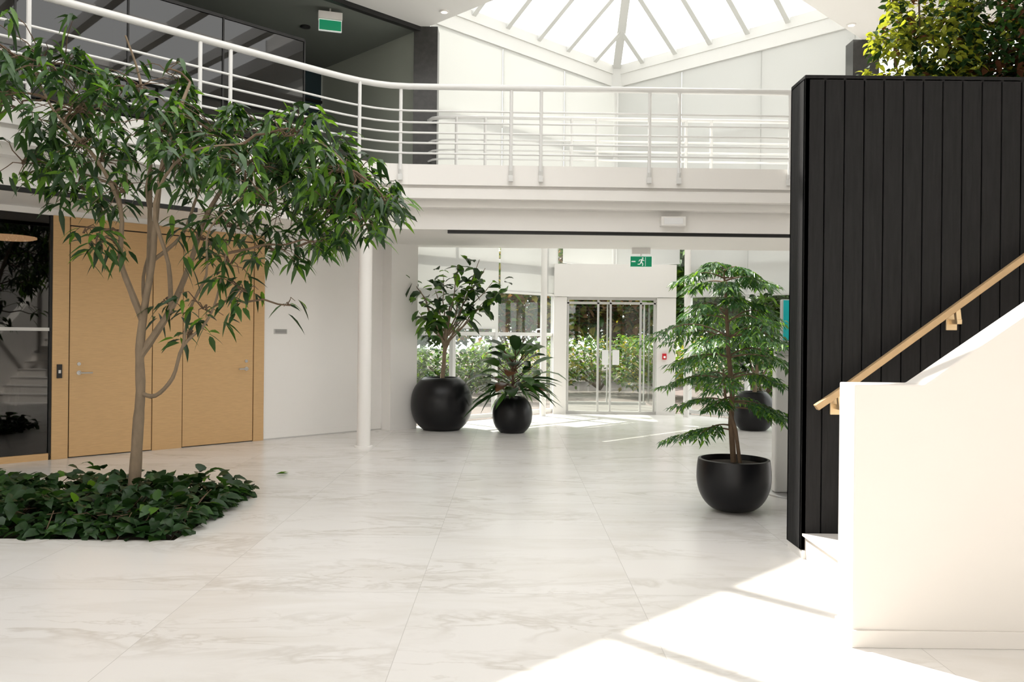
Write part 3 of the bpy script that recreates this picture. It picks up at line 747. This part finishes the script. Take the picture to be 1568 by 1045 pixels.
# ------------------------------------------------------------------ exterior garden
def shrub(name,cx,cy,rx,ry,rz,n,mats,ls=0.16,trunk=0):
    e=empty(name,(cx,cy,-0.13)); lf=MB(); g=MB()
    zc=rz+trunk-0.13
    if trunk>0: g.tube([(cx,cy,-0.15),(cx+.1,cy,trunk*.6),(cx,cy,zc)],[.14,.11,.05],'bark2',8)
    for i in range(10):
        d=rdir(.3); g.tube([(cx,cy,max(0,trunk*.8-.1)),(cx+d.x*rx*.7,cy+d.y*ry*.7,zc+d.z*rz*.5)],[.04,.01],'bark2',5)
    for _ in range(n):
        d=rdir(); k=R()**.3; p=Vector((cx+d.x*rx*k,cy+d.y*ry*k,zc+d.z*rz*k*1.2))
        if p.z<-.1: p.z=ru(-.1,.3)
        w=ls*ru(.7,1.3); lf.leaf(p,rdir(),w,w*.6,random.choice(mats),droop=.3)
    g.obj('branches',e); lf.obj('foliage',e,True)
G=('gb','gc','gb','ga')
for x,y,rx,rz in ((-3.2,19.5,1.3,.75),(-1.2,21,1.5,.8),(0.2,23,1.6,.9),(2.6,24,1.8,1.0),(4.2,22.5,1.5,1.0),(6.3,20.5,1.6,1.0),(8.5,19,1.6,1.0)):
    shrub('garden_shrub',x,y,rx,1.1,rz,1900,('gb','gc','gc','gy') if 0<x<5 else G,.15)
for x,y,r,z,t,mt in ((-4.5,27,2.8,2.2,.8,G),(0,30,3.0,2.4,1.0,('gy','gr','gb','gc')),(3.8,31,2.8,2.4,1.0,('gy','gr','gr','gb')),(7.5,28,3,2.4,1.0,G),(12,27,3,2.4,1.2,G),(-9,26,3,2.4,1.2,G),(1.5,38,6,3.4,.3,('gb','ga','gb')),(10,38,6,3.4,.3,('gb','ga','gb')),(-7,38,6,3.4,.3,('gb','ga','gb'))):
    shrub('garden_tree',x,y,r,r*.7,z,3800,mt,.36,t)

# ------------------------------------------------------------------ light
w=bpy.data.worlds.new('sky'); scene.world=w; w.use_nodes=True
N=w.node_tree.nodes; L=w.node_tree.links; bg=N['Background']
tc=N.new('ShaderNodeTexCoord'); sp=N.new('ShaderNodeSeparateXYZ'); L.new(tc.outputs['Generated'],sp.inputs[0])
cr=N.new('ShaderNodeValToRGB'); cr.color_ramp.elements[0].color=(1,0.98,0.945,1); cr.color_ramp.elements[1].color=(0.965,0.965,0.965,1)
L.new(sp.outputs[2],cr.inputs[0]); L.new(cr.outputs[0],bg.inputs[0]); bg.inputs[1].default_value=3.15
sd=bpy.data.lights.new('sun','SUN'); sd.energy=10.0; sd.angle=math.radians(0.6); sd.color=(1,0.94,0.86)
so=bpy.data.objects.new('sun',sd); scene.collection.objects.link(so)
k=0.618
so.rotation_euler=Vector((k,-k,-1)).to_track_quat('-Z','Y').to_euler(); so.location=(-8,12,14)

cam=bpy.data.cameras.new('camera'); co=bpy.data.objects.new('camera',cam); scene.collection.objects.link(co)
cam.sensor_width=36; cam.lens=1250/1568*36; cam.shift_y=-10.5/1568; cam.clip_start=0.05; cam.clip_end=300
co.location=(0,0,1.6); co.rotation_euler=(math.pi/2,math.radians(-0.6),0); scene.camera=co
scene.view_settings.view_transform='Standard'
